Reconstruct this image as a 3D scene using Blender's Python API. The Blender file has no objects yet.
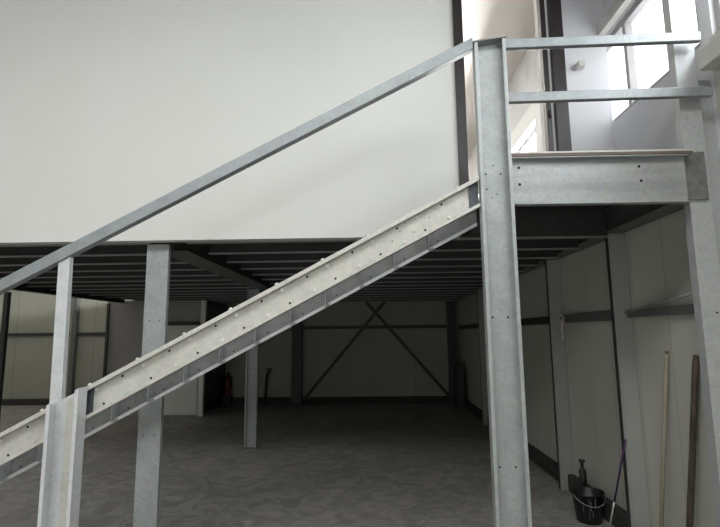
import bpy, bmesh, math, random
from mathutils import Vector, Matrix
random.seed(7)
S = bpy.context.scene
C = S.collection

# ------------------------------------------------------------------ camera
F, YAW, PIT, ROL = 496.5, 0.02526, 0.14132, -0.00998
fw = Vector((-math.sin(YAW)*math.cos(PIT), math.cos(YAW)*math.cos(PIT), math.sin(PIT)))
rt = Vector((math.cos(YAW), math.sin(YAW), 0)); up = rt.cross(fw)
r2 = rt*math.cos(ROL) + up*math.sin(ROL); u2 = -rt*math.sin(ROL) + up*math.cos(ROL)
cd = bpy.data.cameras.new('camera'); cam = bpy.data.objects.new('camera', cd); C.objects.link(cam)
M4 = Matrix((( r2.x, u2.x, -fw.x, 0), (r2.y, u2.y, -fw.y, 0), (r2.z, u2.z, -fw.z, 1.65), (0, 0, 0, 1)))
cam.matrix_world = M4
cd.sensor_width = 36; cd.lens = F/720*36; cd.clip_start = .02
S.camera = cam

# ------------------------------------------------------------------ world and light
W = bpy.data.worlds.new('daylight'); S.world = W; W.use_nodes = True
bg = W.node_tree.nodes['Background']
bg.inputs[0].default_value = (.93, .97, 1, 1); bg.inputs[1].default_value = 2.4
def area(name, loc, rot, sx, sy, power, col=(1, 1, 1), spread=180):
    l = bpy.data.lights.new(name, 'AREA'); l.shape = 'RECTANGLE'; l.size = sx; l.size_y = sy
    l.energy = power; l.color = col; l.spread = math.radians(spread)
    o = bpy.data.objects.new(name, l); C.objects.link(o); o.location = loc; o.rotation_euler = rot; return o
# unseen gate lamp, added for low daylight from behind the camera
area('added_gate_light', (-2.4, -6.7, 1.4), (math.radians(90), 0, 0), 2.8, 2.4, 12, (1, .985, .95))
# unseen skylight lamp, added for steep daylight on facade and floor
area('added_skylight', (-2.2, -1.5, 5.50), (0, 0, 0), 7.6, 2.2, 300, (1, .995, .97))
# daylight through the high windows of the right wall, hall side and upper room
area('window_daylight', (2.42, -1.4, 3.85), (0, math.radians(78), 0), .8, 8.0, 300, (.95, .98, 1))
area('window_daylight', (2.42, 3.5, 3.85), (0, math.radians(78), 0), .8, 1.2, 6, (.97, .98, 1))
area('window_daylight', (2.42, 8.6, 3.85), (0, math.radians(90), 0), .8, 5.4, 1900, (1, .99, .98))
S.view_settings.view_transform = 'Standard'; S.view_settings.look = 'None'
S.view_settings.exposure = 0; S.view_settings.gamma = 1; S.view_settings.use_curve_mapping = False

# ------------------------------------------------------------------ materials
def mat(name, c1, c2=None, rough=.6, metal=0, scale=8, detail=6, bump=0, stretch=(1, 1, 1), seam=None, lo=.35, hi=.65, spec=.5):
    m = bpy.data.materials.new(name); m.use_nodes = True; nt = m.node_tree; N = nt.nodes; L = nt.links
    b = N['Principled BSDF']; b.inputs['Roughness'].default_value = rough; b.inputs['Metallic'].default_value = metal
    b.inputs['Specular IOR Level'].default_value = spec
    c2 = c2 or c1
    tc = N.new('ShaderNodeTexCoord'); mp = N.new('ShaderNodeMapping'); mp.inputs['Scale'].default_value = stretch
    L.new(tc.outputs['Object'], mp.inputs[0])
    n = N.new('ShaderNodeTexNoise'); n.inputs['Scale'].default_value = scale; n.inputs['Detail'].default_value = detail
    n.inputs['Roughness'].default_value = .6
    L.new(mp.outputs[0], n.inputs['Vector'])
    r = N.new('ShaderNodeValToRGB'); e = r.color_ramp.elements
    e[0].position = lo; e[1].position = hi; e[0].color = (*c1, 1); e[1].color = (*c2, 1)
    L.new(n.outputs[0], r.inputs[0]); out = r.outputs[0]
    if seam:   # thin joint lines between the wall panels, every `seam[1]` metres along axis seam[0]
        sx = N.new('ShaderNodeSeparateXYZ'); L.new(tc.outputs['Object'], sx.inputs[0])
        d = N.new('ShaderNodeMath'); d.operation = 'DIVIDE'; d.inputs[1].default_value = seam[1]; L.new(sx.outputs[seam[0]], d.inputs[0])
        f = N.new('ShaderNodeMath'); f.operation = 'FRACT'; L.new(d.outputs[0], f.inputs[0])
        g = N.new('ShaderNodeMath'); g.operation = 'LESS_THAN'; g.inputs[1].default_value = .014/seam[1]; L.new(f.outputs[0], g.inputs[0])
        mx = N.new('ShaderNodeMixRGB'); mx.blend_type = 'MULTIPLY'; mx.inputs[2].default_value = (seam[2],)*3 + (1,)
        L.new(g.outputs[0], mx.inputs[0]); L.new(out, mx.inputs[1]); out = mx.outputs[0]
    L.new(out, b.inputs['Base Color'])
    if bump:
        bp = N.new('ShaderNodeBump'); bp.inputs['Strength'].default_value = bump; bp.inputs['Distance'].default_value = .01
        L.new(n.outputs[0], bp.inputs['Height']); L.new(bp.outputs[0], b.inputs['Normal'])
    return m

def galv(name, c1, c2, metal=.25, rough=.42, stretch=(1, 1, 1)):
    a = [(p+q)/2 for p, q in zip(c1, c2)]; c1 = tuple(.45*p+.55*q for p, q in zip(c1, a)); c2 = tuple(.45*p+.55*q for p, q in zip(c2, a))
    m = mat(name, c1, c2, rough, metal, 9, 10, .05, stretch)
    nt = m.node_tree; N = nt.nodes; L = nt.links; b = N['Principled BSDF']
    v = N.new('ShaderNodeTexVoronoi'); v.inputs['Scale'].default_value = 55
    L.new([n for n in N if n.type == 'TEX_COORD'][0].outputs['Object'], v.inputs['Vector'])
    mx = N.new('ShaderNodeMixRGB'); mx.blend_type = 'OVERLAY'; mx.inputs[0].default_value = .10
    src = b.inputs['Base Color'].links[0].from_socket
    L.new(src, mx.inputs[1]); L.new(v.outputs['Color'], mx.inputs[2]); 
    hs = N.new('ShaderNodeHueSaturation'); hs.inputs['Saturation'].default_value = .5
    L.new(mx.outputs[0], hs.inputs['Color']); L.new(hs.outputs[0], b.inputs['Base Color'])
    return m

M = {}
M['facade'] = mat('white_sandwich_panel', (.67, .67, .635), (.69, .69, .66), .55, 0, 1.2, 3)
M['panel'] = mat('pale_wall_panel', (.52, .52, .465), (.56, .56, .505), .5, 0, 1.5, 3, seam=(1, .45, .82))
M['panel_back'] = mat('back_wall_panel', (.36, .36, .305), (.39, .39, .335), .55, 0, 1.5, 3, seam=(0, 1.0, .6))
M['room'] = mat('grey_partition', (.30, .29, .28), (.34, .33, .32), .6, 0, 2, 3)
M['roomdoor'] = mat('grey_door_paint', (.70, .70, .66), (.76, .76, .72), .5, 0, 3, 3)
M['pink'] = mat('warm_white_ceiling', (.80, .75, .70), (.82, .77, .72), .7)
M['hallroof'] = mat('grey_roof_sheet', (.20, .20, .20), (.24, .24, .24), .7)
M['upper'] = mat('upper_wall_white', (.66, .66, .68), (.68, .68, .70), .5)
M['galv'] = galv('galvanised_steel', (.26, .30, .30), (.40, .435, .43))
M['galvrail'] = galv('blue_grey_galvanised_rail', (.19, .225, .24), (.28, .32, .34))
M['galvbright'] = galv('bright_galvanised_steel', (.46, .49, .50), (.62, .65, .66))
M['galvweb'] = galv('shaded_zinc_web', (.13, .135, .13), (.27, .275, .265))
M['gapshade'] = mat('dark_blue_grey_gap_shade', (.05, .058, .07), (.10, .115, .13), .5, .2, 20)  # dark tone standing in for shadow beside the posts
M['galvcream'] = galv('weathered_galvanised_steel', (.42, .405, .33), (.58, .56, .465), .2, .5)
M['galvbeam'] = galv('brushed_galvanised_steel', (.22, .24, .24), (.42, .445, .44), .35, .42, (.15, 1, 1.6))
M['galvdark'] = galv('dull_galvanised_steel', (.13, .135, .13), (.19, .20, .19), .4, .5)
M['joist'] = galv('joist_shaded_steel', (.06, .06, .058), (.09, .09, .085), .3, .5)  # body kept dark to paint the shade on the joist webs
M['joistlit'] = galv('joist_lit_edge', (.30, .30, .29), (.40, .40, .38), .4, .5)  # paler colour paints floor bounce on the lower flanges
M['column'] = galv('grey_column_steel', (.38, .40, .41), (.46, .48, .49), .3, .5)
M['wallpost'] = mat('painted_wall_post', (.34, .35, .32), (.37, .38, .35), .5, 0, 3)
M['cleat'] = mat('brown_grey_cleat', (.13, .13, .125), (.20, .20, .19), .6, .2, 20)
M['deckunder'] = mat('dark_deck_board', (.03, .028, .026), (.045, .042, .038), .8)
M['ply'] = mat('plywood_edge', (.13, .10, .08), (.22, .18, .15), .7, 0, 6, stretch=(.3, 1, 4))
M['dark'] = mat('dark_brown_frame', (.018, .014, .014), (.03, .024, .024), .35)
M['black'] = mat('black_plastic', (.008, .008, .008), (.014, .014, .014), .35)
M['hole'] = mat('bolt_hole_black', (.004, .004, .004), None, .9)
M['bolt'] = mat('zinc_bolt', (.62, .62, .58), (.72, .72, .68), .35, .6, 40)
M['frame'] = mat('window_frame_grey', (.36, .34, .34), (.42, .40, .40), .4)
M['wframe'] = mat('white_window_frame', (.8, .8, .8), None, .4)
M['sill'] = mat('beige_sill', (.52, .51, .47), (.58, .57, .53), .5)
M['kerb'] = mat('dark_kerb', (.035, .034, .032), (.06, .058, .055), .8, 0, 12)
M['steelblack'] = mat('dark_painted_steel', (.03, .03, .03), (.045, .045, .043), .5)
M['wood'] = mat('pale_broom_wood', (.36, .32, .24), (.44, .40, .31), .6, 0, 10, stretch=(4, 4, .4))
M['brownwood'] = mat('brown_stained_wood', (.06, .042, .034), (.15, .115, .085), .6, 0, 10, stretch=(4, 4, .4))
M['purple'] = mat('purple_plastic', (.05, .015, .08), None, .35)
M['white'] = mat('white_plastic', (.75, .75, .74), None, .4)
M['red'] = mat('red_paint', (.13, .012, .01), None, .35)
M['cord'] = mat('pinkish_cord', (.50, .44, .42), (.72, .66, .63), .8, 0, 60)
M['drip'] = mat('dried_cement_drip', (.16, .15, .14), None, .9)
M['silver'] = mat('silver_tube', (.5, .5, .48), None, .35, .7)

def concrete():
    m = mat('concrete_floor', (.35, .335, .315), (.45, .43, .405), .62, 0, .9, 9, .12, lo=.3, hi=.7)
    nt = m.node_tree; N = nt.nodes; L = nt.links; b = N['Principled BSDF']
    tc = [n for n in N if n.type == 'TEX_COORD'][0]
    n2 = N.new('ShaderNodeTexNoise'); n2.inputs['Scale'].default_value = 4.5; n2.inputs['Detail'].default_value = 10; n2.inputs['Distortion'].default_value = 1.2
    L.new(tc.outputs['Object'], n2.inputs['Vector'])
    r = N.new('ShaderNodeValToRGB'); r.color_ramp.elements[0].position = .42; r.color_ramp.elements[1].position = .62
    r.color_ramp.elements[0].color = (.78, .78, .77, 1); r.color_ramp.elements[1].color = (1.08, 1.08, 1.08, 1)
    L.new(n2.outputs[0], r.inputs[0])
    mx = N.new('ShaderNodeMixRGB'); mx.blend_type = 'MULTIPLY'; mx.inputs[0].default_value = 1
    L.new(b.inputs['Base Color'].links[0].from_socket, mx.inputs[1]); L.new(r.outputs[0], mx.inputs[2])
    # pale scratches and drag marks
    n3 = N.new('ShaderNodeTexNoise'); n3.inputs['Scale'].default_value = 1.1; n3.inputs['Detail'].default_value = 3; n3.inputs['Distortion'].default_value = .6
    L.new(tc.outputs['Object'], n3.inputs['Vector'])
    r3 = N.new('ShaderNodeValToRGB'); e = r3.color_ramp.elements
    e[0].position = .492; e[0].color = (0, 0, 0, 1); e[1].position = .5; e[1].color = (.9, .9, .9, 1)
    k = e.new(.508); k.color = (0, 0, 0, 1)
    L.new(n3.outputs[0], r3.inputs[0])
    m2 = N.new('ShaderNodeMixRGB'); m2.inputs[2].default_value = (.62, .60, .57, 1)
    mm = N.new('ShaderNodeMath'); mm.operation = 'MULTIPLY'; L.new(r3.outputs[0], mm.inputs[0]); L.new(n2.outputs[0], mm.inputs[1])
    L.new(mm.outputs[0], m2.inputs[0]); L.new(mx.outputs[0], m2.inputs[1]); L.new(m2.outputs[0], b.inputs['Base Color'])
    return m
M['floor'] = concrete()

def glass():
    m = bpy.data.materials.new('window_glass'); m.use_nodes = True; N = m.node_tree.nodes; L = m.node_tree.links
    N.remove(N['Principled BSDF']); t = N.new('ShaderNodeBsdfTransparent'); g = N.new('ShaderNodeBsdfGlossy'); g.inputs['Roughness'].default_value = .02
    t.inputs[0].default_value = (.97, .98, .98, 1)
    x = N.new('ShaderNodeMixShader'); x.inputs[0].default_value = .06
    L.new(t.outputs[0], x.inputs[1]); L.new(g.outputs[0], x.inputs[2]); L.new(x.outputs[0], N['Material Output'].inputs[0]); return m
M['glass'] = glass()

# ------------------------------------------------------------------ helpers
def box(bm, x0, x1, y0, y1, z0, z1, mi=0):
    vs = [bm.verts.new(p) for p in ((x0,y0,z0),(x1,y0,z0),(x1,y1,z0),(x0,y1,z0),(x0,y0,z1),(x1,y0,z1),(x1,y1,z1),(x0,y1,z1))]
    for f in ((3,2,1,0),(4,5,6,7),(0,1,5,4),(1,2,6,5),(2,3,7,6),(3,0,4,7)):
        bm.faces.new([vs[i] for i in f]).material_index = mi
def sweep(bm, rings, mi=0, smooth=False, cap=True):
    R = [[bm.verts.new(p) for p in r] for r in rings]; n = len(R[0])
    for a, b in zip(R, R[1:]):
        for i in range(n):
            f = bm.faces.new((a[i], a[(i+1) % n], b[(i+1) % n], b[i])); f.material_index = mi; f.smooth = smooth
    if cap:
        bm.faces.new(R[0][::-1]).material_index = mi; bm.faces.new(R[-1]).material_index = mi
def tube(bm, pts, r, n=10, mi=0):
    pts = [Vector(p) for p in pts]; rs = r if isinstance(r, (list, tuple)) else [r]*len(pts); rings = []
    for i, p in enumerate(pts):
        d = (pts[min(i+1, len(pts)-1)] - pts[max(i-1, 0)]).normalized()
        a = d.cross(Vector((0, 0, 1)) if abs(d.z) < .9 else Vector((1, 0, 0))).normalized(); b = d.cross(a)
        rings.append([p + (a*math.cos(t) + b*math.sin(t))*rs[i] for t in [2*math.pi*k/n for k in range(n)]])
    sweep(bm, rings, mi, True)
def cyl(bm, p, axis, r, h, n=10, mi=0):
    a = Vector(axis); tube(bm, [Vector(p), Vector(p) + a*h], r, n, mi)
def lathe(bm, cx, cy, prof, n=28, mi=0):
    rings = [[(cx + r*math.cos(2*math.pi*k/n), cy + r*math.sin(2*math.pi*k/n), z) for k in range(n)] for r, z in prof]
    sweep(bm, rings, mi, True)
def channel(w, d, t, lip=0):     # outline of a C section: web along u at v=0, flanges towards v=d
    if lip:
        return [(0,0),(w,0),(w,d),(w-lip,d),(w-lip,d-t),(w-t,d-t),(w-t,t),(t,t),(t,d-t),(lip,d-t),(lip,d),(0,d)]
    return [(0,0),(w,0),(w,d),(w-t,d),(w-t,t),(t,t),(t,d),(0,d)]
def obj(name, bm, m, parent=None, bevel=0, at=None):
    bmesh.ops.recalc_face_normals(bm, faces=bm.faces)
    if at:
        bmesh.ops.translate(bm, verts=bm.verts, vec=-Vector(at))
    me = bpy.data.meshes.new(name); bm.to_mesh(me); bm.free()
    for k in (m if isinstance(m, (list, tuple)) else [m]): me.materials.append(M[k])
    o = bpy.data.objects.new(name, me); C.objects.link(o)
    if at: o.location = at
    if parent:
        o.parent = parent
        o.location = Vector(at or (0, 0, 0)) - parent.location if parent.type == 'EMPTY' else o.location
    if bevel:
        b = o.modifiers.new('bevel', 'BEVEL'); b.width = bevel; b.segments = 2; b.limit_method = 'ANGLE'; b.angle_limit = math.radians(50)
    return o
def B(*a): bm = bmesh.new(); box(bm, *a); return bm
def tag(o, label, cat, group=None):
    o['label'] = label; o['category'] = cat
    if group: o['group'] = group
    return o
def thing(name, loc, label, cat, group=None):
    o = bpy.data.objects.new(name, None); C.objects.link(o); o.location = loc; o.empty_display_size = .1
    return tag(o, label, cat, group)
def struct(name, bm, m, parent=None, bevel=0):
    o = obj(name, bm, m, parent, bevel)
    if not parent: o['kind'] = 'structure'
    return o

# ------------------------------------------------------------------ the building
XW, YB, YF, XL, YR, ZC = 2.10, 12.4, 3.85, -12.0, -7.0, 5.40
struct('floor', B(XL-.2, XW+.2, YR, YB+.2, -.15, 0), 'floor')
bm = bmesh.new(); a0, a1, b0, b1 = -6.1, 1.7, -2.7, -.3      # ceiling with an unseen skylight opening added for the light
box(bm, XL-.2, XW+.2, YR, b0, ZC, ZC+.15); box(bm, XL-.2, XW+.2, b1, YF, ZC, ZC+.15)
box(bm, XL-.2, a0, b0, b1, ZC, ZC+.15); box(bm, a1, XW+.2, b0, b1, ZC, ZC+.15)
struct('ceiling', bm, 'hallroof')
struct('ceiling_upper_room', B(XL-.2, XW+.2, YF, YB+.2, ZC, ZC+.15), 'pink')
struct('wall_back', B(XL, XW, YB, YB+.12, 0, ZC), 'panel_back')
struct('wall_left', B(XL-.12, XL, YR, YB+.12, 0, ZC), 'panel')
bm = bmesh.new()     # rear wall with an unseen gate opening added for the light
box(bm, XL, -4.0, YR-.12, YR, 0, ZC); box(bm, -.8, XW, YR-.12, YR, 0, ZC); box(bm, -4.0, -.8, YR-.12, YR, 2.7, ZC)
struct('wall_rear', bm, 'panel')
ZS, ZH = 3.44, 4.25  # window band
wins = [(-4.5, -1.9), (-1.6, .45), (.7, 2.87), (2.98, 4.40), (5.85, 8.4), (8.7, 11.2)]
bm = bmesh.new(); ya = YR-.12
for a, b in wins:
    box(bm, XW, XW+.14, ya, a, ZS, ZH); ya = b
box(bm, XW, XW+.14, ya, YB+.12, ZS, ZH)
box(bm, XW, XW+.14, YR-.12, YB+.12, ZH, ZC)
box(bm, XW, XW+.14, 2.9, YB+.12, 2.66, ZS)
struct('wall_right', bm, 'upper')
bm = bmesh.new(); box(bm, XW, XW+.14, YR-.12, YB+.12, 0, 2.66); box(bm, XW, XW+.14, YR-.12, 2.9, 2.66, ZS)
struct('wall_lower_right', bm, 'panel')
for i, (a, b) in enumerate(wins):
    e = bpy.data.objects.new('window_%d' % (i+1), None); C.objects.link(e); e['kind'] = 'structure'; e.location = (XW, a, ZS)
    fm = 'frame' if b < 5 else 'wframe'
    bm = bmesh.new(); x0, x1 = XW+.03, XW+.09; t = .05
    box(bm, x0, x1, a, b, ZS, ZS+t); box(bm, x0, x1, a, b, ZH-t, ZH)
    box(bm, x0, x1, a, a+t, ZS+t, ZH-t); box(bm, x0, x1, b-t, b, ZS+t, ZH-t)
    ms = [3.90] if i == 3 else [a + (b-a)*k/3 for k in (1, 2)]
    for y in ms: box(bm, x0, x1, y-.022, y+.022, ZS+t, ZH-t)
    obj('window_frame', bm, fm, e)
    obj('window_pane', B(XW+.058, XW+.064, a+t, b-t, ZS+t, ZH-t), 'glass', e)
# beige sill rail under the near window, stops at the column
struct('trim_1', B(1.972, XW, -4.5, 2.84, 3.19, 3.31), 'sill', bevel=.006)
struct('trim_2', B(2.03, XW, 2.98, 4.15, 4.25, 4.36), 'sill', bevel=.006)
struct('trim_3', B(2.03, XW, 5.80, 11.4, 4.26, 4.50), 'wframe', bevel=.004)
struct('trim_4', B(2.0, XW, 5.50, 5.80, 2.70, 4.52), 'wframe', bevel=.004)

# white partition above the mezzanine edge, with the doorway at its right end
struct('wall_front', B(-8.5, .70, YF, YF+.1, 2.406, ZC), 'facade')
struct('wall_doorway_side', B(1.52, XW, 4.15, 4.25, 2.69, ZC), 'upper')
struct('wall_doorway_return', B(1.53, 1.60, YF+.12, 4.15, 2.69, ZC), 'upper')
e = bpy.data.objects.new('door_1', None); C.objects.link(e); e['kind'] = 'structure'; e.location = (.7, YF, 2.69)
obj('door_jamb', B(.70, .775, YF-.03, YF+.10, 2.42, ZC), 'dark', e, .004)
obj('door_jamb', B(1.42, 1.462, YF-.02, YF+.05, 2.69, ZC), 'dark', e, .004)
obj('door_jamb', B(1.487, 1.595, YF-.04, YF+.12, 2.69, ZC), 'dark', e, .01)
obj('glass_door_leaf', B(1.462, 1.487, YF+.005, YF+.03, 2.69, ZC), 'wframe', e)
bm = bmesh.new(); box(bm, 1.44, 1.45, YF-.045, YF-.02, 3.36, 3.42)
obj('door_latch', bm, 'black', e)

# mezzanine deck and landing
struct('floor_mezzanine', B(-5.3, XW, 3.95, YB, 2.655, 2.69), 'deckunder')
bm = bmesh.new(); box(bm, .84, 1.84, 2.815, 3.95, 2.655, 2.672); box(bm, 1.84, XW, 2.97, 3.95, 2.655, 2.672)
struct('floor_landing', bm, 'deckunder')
bm = bmesh.new(); box(bm, .81, 1.84, 2.768, 2.815, 2.655, 2.670, 0); box(bm, .81, 1.84, 2.765, 2.815, 2.670, 2.680, 1)
struct('trim_landing', bm, ['ply', 'sill'])

# kerbs at the foot of the walls
struct('baseboard_right', B(2.03, XW, 2.4, YB, 0, .165), 'kerb', bevel=.01)
struct('baseboard_back', B(-11.9, 2.02, YB-.07, YB, 0, .15), 'kerb', bevel=.01)

# small grey enclosed room at the back left with a door
bm = bmesh.new(); box(bm, -5.7, -3.66, 10.55, 12.33, 0, 2.40); struct('wall_room', bm, 'room')
struct('wall_room_side_shade', B(-3.655, -3.64, 10.62, 12.33, 0, 2.40), 'black')  # black sheet paints the shade of the side turned from the light
struct('trim_room', B(-3.66, -3.56, 10.5, 10.6, 0, 2.40), 'roomdoor')
e = bpy.data.objects.new('door_2', None); C.objects.link(e); e['kind'] = 'structure'; e.location = (-4.5, 10.5, 0)
obj('door_leaf', B(-4.48, -3.68, 10.50, 10.55, .03, 1.87), 'roomdoor', e, .004)
obj('door_head', B(-4.55, -3.66, 10.47, 10.55, 1.88, 1.95), 'dark', e, .004)
bm = bmesh.new(); cyl(bm, (-3.78, 10.44, 1.0), (0, 1, 0), .01, .06, 8); tube(bm, [(-3.78, 10.44, 1.0), (-3.90, 10.44, 1.0)], .009, 8)
obj('door_handle', bm, 'silver', e)

# ------------------------------------------------------------------ steel of the mezzanine
def joist(x0, x1, y):
    bm = bmesh.new(); P = [(0, 0), (.05, 0), (.05, .004), (.004, .004), (.004, .246), (.05, .246), (.05, .25), (0, .25)]
    sweep(bm, [[(x, y+.05-a, 2.403+b) for a, b in P] for x in (x0, x1)])
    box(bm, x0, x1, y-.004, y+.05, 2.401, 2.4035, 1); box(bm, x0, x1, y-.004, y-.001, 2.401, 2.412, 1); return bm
ys = [3.96 + .555*k for k in range(15)]
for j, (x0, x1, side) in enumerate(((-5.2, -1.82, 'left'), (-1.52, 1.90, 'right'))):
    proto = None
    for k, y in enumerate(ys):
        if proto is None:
            proto = obj('floor_joist', joist(x0, x1, y), ['joist', 'joistlit'], at=((x0+x1)/2, y, 2.403)); o = proto
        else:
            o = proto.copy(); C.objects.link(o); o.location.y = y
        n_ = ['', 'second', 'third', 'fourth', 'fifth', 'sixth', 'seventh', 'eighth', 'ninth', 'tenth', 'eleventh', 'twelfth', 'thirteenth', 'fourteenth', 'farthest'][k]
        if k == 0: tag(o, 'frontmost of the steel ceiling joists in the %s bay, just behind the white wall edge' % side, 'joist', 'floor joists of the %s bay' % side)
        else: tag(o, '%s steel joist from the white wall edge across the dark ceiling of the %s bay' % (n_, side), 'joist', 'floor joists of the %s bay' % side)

def girder(name, x0, x1, y0, y1, z0, z1, m, label):
    bm = bmesh.new(); t = .006; c = (x0+x1)/2
    P = [(x0, z0), (x1, z0), (x1, z0+t), (c+t/2, z0+t), (c+t/2, z1-t), (x1, z1-t), (x1, z1), (x0, z1), (x0, z1-t), (c-t/2, z1-t), (c-t/2, z0+t), (x0, z0+t)]
    sweep(bm, [[(a, y, b) for a, b in P] for y in (y0, y1)])
    return tag(obj(name, bm, m, at=(c, (y0+y1)/2, z0)), label, 'beam')
girder('main_girder', -1.80, -1.54, 4.06, 12.15, 2.35, 2.64, 'galvdark', 'dark steel girder running back from the wide front post to the slim post behind it')
girder('edge_girder', -5.36, -5.22, 4.02, 10.45, 2.35, 2.65, 'steelblack', 'dark girder closing the far left edge of the mezzanine')
girder('wall_girder', 1.92, 2.09, 3.1, 12.3, 2.46, 2.65, 'galvdark', 'grey steel beam running along the top of the right wall under the deck')

def post(name, x0, w, y, d, z1, m, label, ztop=None, lip=0, holes=(), base=True, flip=False, t=.006, group=None, bev=.002):
    """channel post, web facing the camera side unless flip; ztop(x) gives a slanted top"""
    e = thing(name, (x0+w/2, y, 0), label, 'post', group)
    bm = bmesh.new(); P = channel(w, d, t, lip); sg = -1 if flip else 1
    lo = [(x0+a, y+sg*b, .008 if base else 0) for a, b in P]; hi = [(x0+a, y+sg*b, ztop(x0+a) if ztop else z1) for a, b in P]
    sweep(bm, [lo, hi])
    yw = y if not flip else y - t
    for hx, hz, hr in holes: cyl(bm, (x0+hx, yw-.0015, hz), (0, 1, 0), hr, .003, 10, 1)
    obj('shaft', bm, [m, 'hole'], e, bev)
    if base:
        yy = (y, y+d) if not flip else (y-d, y)
        bm = bmesh.new(); box(bm, x0-.006, x0+w+.006, yy[0]-.012, yy[1]+.012, 0, .009); obj('base_plate', bm, 'galvdark', e)
    return e
H = lambda *zs, w=.17: [(q, z, .0055) for z in zs for q in (w*.27, w*.73)]
post('support_post', -1.845, .180, 3.965, .045, 2.395, 'galv', 'wide galvanised post under the white wall, crossing behind the stair', holes=H(1.775, .885, w=.175), lip=.02)
post('support_post', -1.925, .18, 7.62, .07, 2.35, 'galv', 'slim galvanised post seen below the stair in the middle of the dark hall', flip=True, lip=.02, holes=H(1.15, w=.18))
post('support_post', -1.99, .25, 12.20, .12, 2.40, 'steelblack', 'dark steel column standing against the back wall left of the cross brace', base=False)
post('support_post', 1.80, .22, 12.18, .12, 2.46, 'steelblack', 'dark steel column in the back right corner, right of the cross brace', base=False)
post('support_post', -5.69, .07, 7.5, .07, 2.35, 'steelblack', 'dark post at the far left edge of the photo in front of the pale panels')
post('support_post', -5.66, .05, 10.44, .05, 2.35, 'steelblack', 'dark post at the left corner of the grey enclosed room')
post('wall_column', -7.50, .10, 12.25, .14, 5.2, 'galvdark', 'narrow column on the pale back wall between the two dark left posts', base=False)
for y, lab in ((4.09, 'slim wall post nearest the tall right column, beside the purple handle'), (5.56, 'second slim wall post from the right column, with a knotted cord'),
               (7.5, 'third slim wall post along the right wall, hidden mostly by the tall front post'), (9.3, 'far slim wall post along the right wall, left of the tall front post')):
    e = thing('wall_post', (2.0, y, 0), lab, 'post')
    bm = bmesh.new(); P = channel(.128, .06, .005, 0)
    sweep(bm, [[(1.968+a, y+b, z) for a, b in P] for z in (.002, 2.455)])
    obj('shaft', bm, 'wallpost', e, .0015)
    o = obj('shade_strip', B(1.952, 1.966, y+.004, y+.058, .002, 2.455), 'steelblack', e)  # dark strip puts the shade of the flange side into colour
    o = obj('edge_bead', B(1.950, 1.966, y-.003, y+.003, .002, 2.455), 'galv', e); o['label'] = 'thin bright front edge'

# girts and braces on the walls
tag(obj('wall_girt', B(2.055, XW, 4.16, 5.55, 1.745, 1.835), 'galvdark', bevel=.004), 'dark horizontal rail on the right wall between the two nearest wall posts', 'rail')
tag(obj('wall_girt', B(2.055, XW, 5.63, 12.1, 1.745, 1.835), 'steelblack', bevel=.004), 'dark horizontal rail on the right wall beyond the second wall post', 'rail')
tag(obj('wall_girt', B(2.045, XW, 2.99, 4.08, 1.76, 1.82), 'galvdark', bevel=.004), 'short grey horizontal rail on the right wall next to the tall right column', 'rail')
bm = bmesh.new(); tube(bm, [(2.035, 4.07, 1.80), (2.035, 3.03, 1.905)], .011, 8)
tag(obj('brace_rod', bm, 'galv'), 'thin sloping steel rod just above the short rail beside the right column', 'brace')
tag(obj('wall_girt', B(-1.73, 1.79, YB-.07, YB, 1.78, 1.86), 'steelblack'), 'dark horizontal rail on the back wall behind the cross brace', 'rail')
tag(obj('wall_girt', B(-11.9, -7.62, YB-.07, YB, 1.68, 1.76), 'steelblack'), 'dark horizontal rail on the pale back wall at the far left edge', 'rail')
tag(obj('wall_girt', B(-7.44, -5.75, YB-.07, YB, 1.68, 1.76), 'steelblack'), 'dark horizontal rail on the pale back wall just left of the grey room', 'rail')
def bar(p, q, w, y0, y1):
    p = Vector((p[0], 0, p[1])); q = Vector((q[0], 0, q[1])); d = (q-p).normalized(); n = Vector((-d.z, 0, d.x))*w/2
    bm = bmesh.new(); sweep(bm, [[(v.x, y, v.z) for v in (p+n, q+n, q-n, p-n)] for y in (y0, y1)]); return bm
tag(obj('cross_brace_bar', bar((-1.69, .10), (.28, 2.42), .075, 12.12, 12.14), 'steelblack'), 'dark brace bar rising to the right, half of the X on the back wall', 'brace')
tag(obj('cross_brace_bar', bar((-.16, 2.42), (1.79, .16), .075, 12.145, 12.165), 'steelblack'), 'dark brace bar falling to the right, other half of the X on the back wall', 'brace')

# tall right column with its cleat
e = thing('right_column', (1.93, 2.9, 0), 'tall grey steel column against the right wall that carries the landing and rails', 'column')
bm = bmesh.new(); P = channel(.125, .065, .008, 0)
sweep(bm, [[(1.845+a, 2.85+b, z) for a, b in P] for z in (.01, 5.24)])
for hz in (1.75, 1.0): cyl(bm, (1.93, 2.8485, hz), (0, 1, 0), .006, .003, 10, 1)
obj('shaft', bm, ['column', 'hole'], e, .004)
obj('side_plate', B(1.972, 2.095, 2.93, 2.94, .01, 3.18), 'column', e)
bm = bmesh.new(); sweep(bm, [[(1.820, y, 2.655), (1.842, y, 2.685), (1.945, y, 2.685), (1.945, y, 2.40), (1.820, y, 2.40)] for y in (2.832, 2.848)])
obj('cleat', bm, 'cleat', e)
obj('base_plate', B(1.80, 2.01, 2.80, 3.02, 0, .01), 'galvdark', e)

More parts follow.
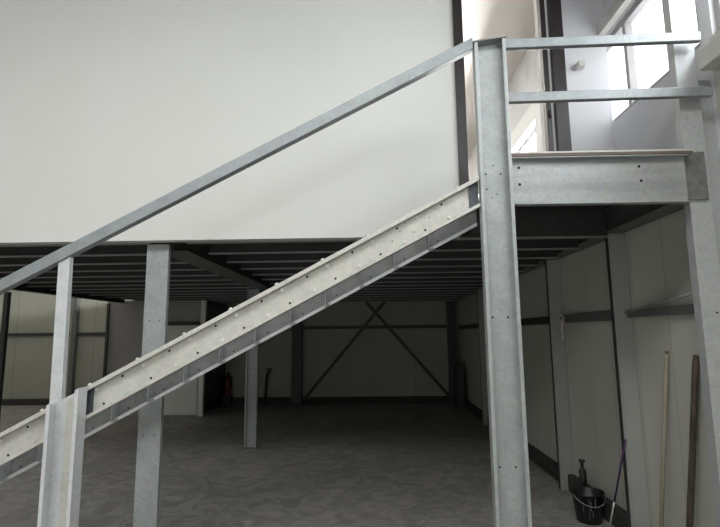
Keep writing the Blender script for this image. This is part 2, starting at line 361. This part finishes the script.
# ------------------------------------------------------------------ staircase
SL = (2.53-1.12)/(.60+2.07); ztopn = lambda x: 1.12 + (x+2.07)*SL; zbot = lambda x: ztopn(x) - .178
CN = 1/math.sqrt(1+SL*SL)
XA, XE = -4.15, .616
st = thing('staircase', (-1.7, 3.2, 0), 'galvanised steel stair flight rising to the right up to the landing', 'staircase')
def stringer(yw, sg, xe):
    bm = bmesh.new(); t = .007; d = .05; tz = t/CN
    def ring(x):
        zt, zb = ztopn(x), zbot(x)
        P = [(0, zb), (0, zt), (d, zt), (d, zt-.026), (d-t, zt-.026), (d-t, zt-tz), (t, zt-tz), (t, zb+tz), (d-t, zb+tz), (d-t, zb+.020), (d, zb+.020), (d, zb)]
        return [(x, yw + sg*a, z) for a, z in P]
    xs = [XA, -3, -2, -1, 0, xe]
    x0 = XA if zbot(XA) > 0 else XA + (-zbot(XA))/SL + .002
    xs[0] = x0
    sweep(bm, [ring(x) for x in xs])
    return bm, yw + sg*t
bm, yf = stringer(2.80, -1, XE)
TG = .2575; X0 = -2.174            # tread spacing along x
def sp(x, f): return (x, yf, zbot(x) + .178*f)
bolts = []
for k in range(-8, 11):
    xh = X0 + TG*k
    for (dx, f, kind) in ((0, .77, 0), (.116, .77, 1), (.161, .22, 0), (.043, .20, 1)):
        x = xh + dx
        if x > .50 or x < -3.9: continue
        p = sp(x, f)
        if kind == 0: cyl(bm, (p[0], p[1]-.001, p[2]), (0, 1, 0), .0072, .003, 10, 1)
        else: bolts.append(p)
for x, f in ((.16, .62), (.24, .35), (.19, .8), (.33, .55), (.115, .45)): p = sp(x, f); cyl(bm, (p[0], p[1]-.001, p[2]), (0, 1, 0), .004, .003, 8, 1)
near = obj('stringer', bm, ['galvcream', 'hole'], st, .0015); near['label'] = 'near stringer with rows of bolts and holes'
for p in bolts:
    bm = bmesh.new(); cyl(bm, (p[0], p[1]-.010, p[2]), (0, 1, 0), .0075, .009, 6); cyl(bm, (p[0], p[1]-.003, p[2]), (0, 1, 0), .0105, .003, 12)
    o = obj('bolt', bm, 'bolt'); o.parent = near;
for a, b_ in ((.560, .615), (-1.625, -1.555)):     # dark patches that paint the shadowed gaps in the channel
    bm = bmesh.new(); sweep(bm, [[(a, y, zbot(a)+.012), (b_, y, zbot(b_)+.012), (b_, y, ztopn(b_)-.012), (a, y, ztopn(a)-.012)] for y in (2.786, 2.7925)])
    o = obj('gap_shade_patch', bm, 'gapshade'); o.parent = near; o['label'] = 'dark patch painting a shadowed gap on the stringer'
for k in range(-4, 11):     # nuts standing on the top flange
    x = X0 + .09 + TG*k
    if x > .5: continue
    z = ztopn(x); n = Vector((-SL*CN, 0, CN)); bm = bmesh.new(); p = Vector((x, 2.772, z))
    tube(bm, [p - n*.001, p + n*.011], .011, 6); o = obj('bolt', bm, 'bolt'); o.parent = near
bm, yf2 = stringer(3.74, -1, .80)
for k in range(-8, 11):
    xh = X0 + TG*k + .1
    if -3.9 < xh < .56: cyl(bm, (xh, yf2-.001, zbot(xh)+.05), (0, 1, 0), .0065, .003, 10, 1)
far = obj('stringer', bm, ['galvweb', 'hole'], st, .0015); far['label'] = 'far stringer seen below the near one'  # darker zinc carries the shade on the web in its colour
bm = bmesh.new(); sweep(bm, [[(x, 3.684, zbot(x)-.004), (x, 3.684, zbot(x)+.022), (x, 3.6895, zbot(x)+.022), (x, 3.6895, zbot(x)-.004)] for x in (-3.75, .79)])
o = obj('lit_lip_strip', bm, 'galvbright', far); o.location = (0, 0, 0)  # brighter strip added to paint the lit edge of the lower flange
for k in range(-8, 11):
    x = X0 + TG*k + .02
    if x < -3.8 or x > .5: continue
    bm = bmesh.new(); z0 = zbot(x)+.006; t = .004
    P = [(x, z0), (x+.035, z0+.019), (x+.035, z0+.023), (x+t, z0+.007), (x+t, z0+.14), (x, z0+.14)]
    sweep(bm, [[(a, y, b) for a, b in P] for y in (3.64, 3.728)])
    obj('bracket', bm, 'galv', st)

# front tall post, newel and rails
hz = lambda x: 1.96 + (x+2.15)*(3.29-1.96)/(.42+2.15)
post('tall_post', .619, .184, 2.80, .062, 0, 'galv', 'tall galvanised channel post in front, carrying the landing beam and the stair rail',
     ztop=lambda x: 3.350 + (x-.62)*.14, flip=True, holes=[(.045, 2.56, .0055), (.13, 2.56, .0055), (.045, 2.47, .0055), (.09, 2.61, .004), (.075, 2.42, .004), (.105, 2.44, .004), (.045, 1.735, .006), (.13, 1.735, .006), (.045, .94, .006), (.13, .94, .006)], t=.006, lip=.02, bev=.003)
post('newel_post', -1.735, .168, 2.745, .085, 0, 'galvbright', 'short galvanised channel post with cream inner plate bolted to the front of the lower stair', ztop=lambda x: ztopn(x)-.004+.0, flip=True,
     holes=[(.085, 1.0, .006)], t=.006, lip=.02, bev=.003)
tp = [o for o in C.objects if o.name == 'tall_post'][0]
bm = bmesh.new(); f = lambda x: 3.352 + (x-.62)*.14
sweep(bm, [[(x, 2.733, f(x)+.001), (x, 2.733, f(x)+.007), (x, 2.806, f(x)+.036), (x, 2.806, f(x)+.002)] for x in (.612, .808)])
obj('cap_plate', bm, 'galvweb', tp)
nw = [o for o in C.objects if o.name == 'newel_post'][0]
bm = bmesh.new(); sweep(bm, [[(-1.67, y, z0) for y in (2.735, 2.738)] + [(-1.60, y, z1) for y in (2.738, 2.735)] for z0, z1 in ((.02, .02), (ztopn(-1.67)-.02, ztopn(-1.60)-.02))])
obj('web_plate', bm, 'galvcream', nw)['label'] = 'cream coloured inner plate'
def slanted(p, q, h, y0, y1):
    bm = bmesh.new(); sweep(bm, [[(p[0], y0, p[1]-h), (p[0], y1, p[1]-h), (p[0], y1, p[1]), (p[0], y0, p[1])], [(q[0], y0, q[1]-h), (q[0], y1, q[1]-h), (q[0], y1, q[1]), (q[0], y0, q[1])]]); return bm
hr = thing('stair_handrail', (-1.76, 2.8, 1.33), 'sloping square steel handrail above the stair with its one upright', 'handrail')
obj('rail', slanted((-4.1, hz(-4.1)), (.612, hz(.612)), .072, 2.745, 2.80), 'galvrail', hr, .004)
bm = bmesh.new(); sweep(bm, [[(-1.785, y, ztopn(-1.785)+.001) for y in (2.76, 2.80)] + [(-1.72, y, ztopn(-1.72)+.001) for y in (2.80, 2.76)],
                             [(-1.795, y, hz(-1.795)-.073) for y in (2.76, 2.80)] + [(-1.73, y, hz(-1.73)-.073) for y in (2.80, 2.76)]])
obj('upright', bm, 'galvbright', hr, .003)
for z, za, x1, lab in ((3.403, 3.385, 1.96, 'upper of the two horizontal guard rails over the landing'), (3.058, 3.045, 1.99, 'lower of the two horizontal guard rails over the landing')):
    tag(obj('guard_rail', slanted((.806, za), (x1, z), .058, 2.765, 2.80), 'galvrail', bevel=.004, at=(1.4, 2.78, z)), lab, 'rail')

# landing beam
e = thing('landing_beam', (1.33, 2.82, 2.37), 'deep galvanised channel beam along the front edge of the landing', 'beam')
bm = bmesh.new(); P = channel(.280, .05, .006, 0)
sweep(bm, [[(x, 2.815-b, 2.370+a) for a, b in P] for x in (.81, 1.812)])
bmesh.ops.translate(bm, verts=bm.verts, vec=(0, 0, 0))
for x, z in ((.86, 2.60), (.86, 2.50), (1.55, 2.595), (1.555, 2.51)): cyl(bm, (x, 2.8075, z), (0, 1, 0), .0085, .003, 10, 1)
obj('beam_web', bm, ['galvbeam', 'hole'], e, .002)

# ------------------------------------------------------------------ objects
# black bucket
bx, by = 1.88, 4.70
e = thing('bucket', (bx, by, 0), 'black plastic builder bucket with pale drips, on the floor by the right wall', 'bucket')
bm = bmesh.new(); lathe(bm, bx, by, [(.10, 0), (.105, .004), (.132, .235), (.142, .237), (.142, .252), (.134, .252), (.128, .24), (.098, .012), (.0005, .012)])
obj('shell', bm, 'black', e)
bm = bmesh.new(); pts = [(bx + .138*math.cos(a), by + .138*math.sin(a) - .01, .242 - .08*abs(math.sin((a-math.pi)))) for a in [math.pi + math.pi*k/14 for k in range(15)]]
tube(bm, pts, .0025, 6); obj('handle', bm, 'frame', e)
bm = bmesh.new()
for a, z0, z1, w in ((-1.9, .22, .05, .002), (-1.78, .20, .12, .003), (-1.5, .23, .14, .0025), (-1.1, .17, .08, .002), (-2.3, .19, .11, .002), (-2.5, .21, .17, .002), (-1.65, .12, .07, .003)):
    f = lambda z: .105 + .027*z/.235 + .0015
    sweep(bm, [[(bx+f(z)*math.cos(a+q), by+f(z)*math.sin(a+q), z) for q in (-w*8, w*8)] + [(bx+(f(z)-.003)*math.cos(a+q), by+(f(z)-.003)*math.sin(a+q), z) for q in (w*8, -w*8)] for z in (z0, z1)])
obj('drips', bm, 'drip', e)
# black stub with a cap on the kerb
bm = bmesh.new(); lathe(bm, 1.975, 5.02, [(.035, 0), (.035, .34), (.015, .37), (.015, .415), (.028, .418), (.028, .44), (.001, .442)], 16)
tag(obj('pipe_stub', bm, 'black', at=(1.975, 5.02, 0)), 'short black capped pipe standing behind the bucket', 'pipe')
# purple-handled tool
e = thing('long_handled_tool', (1.86, 4.30, 0), 'thin tool with a purple handle leaning against the nearest wall post', 'tool')
p0, p1 = Vector((1.86, 4.30, .03)), Vector((1.945, 4.06, .82)); pm = p0.lerp(p1, .36)
bm = bmesh.new(); tube(bm, [pm, p1], .0075, 10); obj('grip', bm, 'purple', e)
bm = bmesh.new(); tube(bm, [p0, pm], .008, 10); obj('rod', bm, 'silver', e)
bm = bmesh.new(); box(bm, 1.80, 1.90, 4.26, 4.34, 0, .03); obj('head', bm, 'kerb', e)
# wooden poles leaning on the wall
def pole(name, a, b, r, m, label, top=None):
    e = thing(name, (b[0], b[1], 0), label, 'pole'); a, b = Vector(a), Vector(b)
    bm = bmesh.new(); tube(bm, [b, a.lerp(b, .02), a], [r*1.25, r*1.2, r*.92], 12); obj('shaft', bm, m, e)
    bm = bmesh.new(); d = (a-b).normalized(); tube(bm, [a, a+d*.02], r*.95, 12); o = obj('end_cap', bm, top or m, e); return e
pole('broom_handle', (2.075, 3.63, 1.49), (1.98, 3.79, .0), .011, 'wood', 'pale wooden broom handle leaning against the right wall', 'ply')
pole('wooden_bar', (2.075, 3.31, 1.475), (1.99, 3.50, .0), .0165, 'brownwood', 'dark brown wooden pole leaning against the wall beside the right column')
# cord knotted on the second wall post
bm = bmesh.new(); X, Y, Z = 1.965, 5.26, 1.79; pts = []
for k in range(40):
    a = k*.55; pts.append((X + .012*math.cos(a*1.3), Y + .06*math.sin(a) + .008*math.cos(3*a), Z + .045*math.cos(a*.7) - .001*k))
tube(bm, pts, .006, 6)
for dy in (-.012, .0, .014): tube(bm, [(X, Y+dy, Z-.03), (X-.005, Y+dy*1.4, Z-.12), (X, Y+dy*1.2, Z-.22)], .007, 6)
tube(bm, [(1.962, 5.55, Z+.02), (X+.06, Y+.2, Z+.03), (X, Y, Z+.02)], .004, 6)
tag(obj('knotted_cord', bm, 'cord'), 'pinkish cord knotted in a bundle on the rail by the second wall post', 'cord')
# small device on the wall beside the doorway
e = thing('wall_fitting', (1.82, 4.15, 3.955), 'small grey wall-mounted fitting on the white wall right of the doorway', 'fitting')
bm = bmesh.new(); cyl(bm, (1.805, 4.13, 3.955), (0, 1, 0), .026, .02, 16); obj('mount', bm, 'frame', e)
bm = bmesh.new(); box(bm, 1.81, 1.87, 4.06, 4.13, 3.93, 3.985); obj('housing', bm, 'sill', e, .006)
# things at the back
e = thing('fire_extinguisher', (-3.52, 12.15, 0), 'dark red fire extinguisher at the back wall beside the shaded black side of the grey room', 'fire extinguisher')
bm = bmesh.new(); lathe(bm, -3.52, 12.15, [(.075, .22), (.08, .24), (.08, .60), (.06, .65), (.025, .68), (.001, .685)], 18); obj('body', bm, 'red', e)
bm = bmesh.new(); cyl(bm, (-3.52, 12.15, .68), (0, 0, 1), .02, .06, 10); box(bm, -3.60, -3.46, 12.14, 12.16, .74, .76); obj('valve', bm, 'black', e)
bm = bmesh.new(); tube(bm, [(-3.50, 12.12, .72), (-3.42, 12.1, .67), (-3.42, 12.1, .42)], .012, 8); obj('hose', bm, 'black', e)
bm = bmesh.new(); box(bm, -3.62, -3.42, 12.05, 12.25, 0, .20); box(bm, -3.60, -3.44, 12.07, 12.23, .20, .22); obj('stand', bm, 'kerb', e)
bm = bmesh.new(); tube(bm, [(-2.64, 12.25, 0), (-2.60, 12.25, .7), (-2.56, 12.25, .82)], .03, 8); box(bm, -2.60, -2.50, 12.2, 12.29, .76, .86)
tag(obj('black_rod', bm, 'steelblack', at=(-2.64, 12.25, 0)), 'thin black upright rod at the back wall right of the slim post', 'rod')
e = thing('storage_cabinet', (1.98, 11.7, 0), 'dark box-like cabinet standing in the back right corner', 'cabinet')
obj('body', B(1.86, 2.01, 11.4, 11.9, 0, .93), 'steelblack', e, .005); obj('lid', B(1.85, 2.015, 11.39, 11.91, .93, .96), 'black', e, .003)
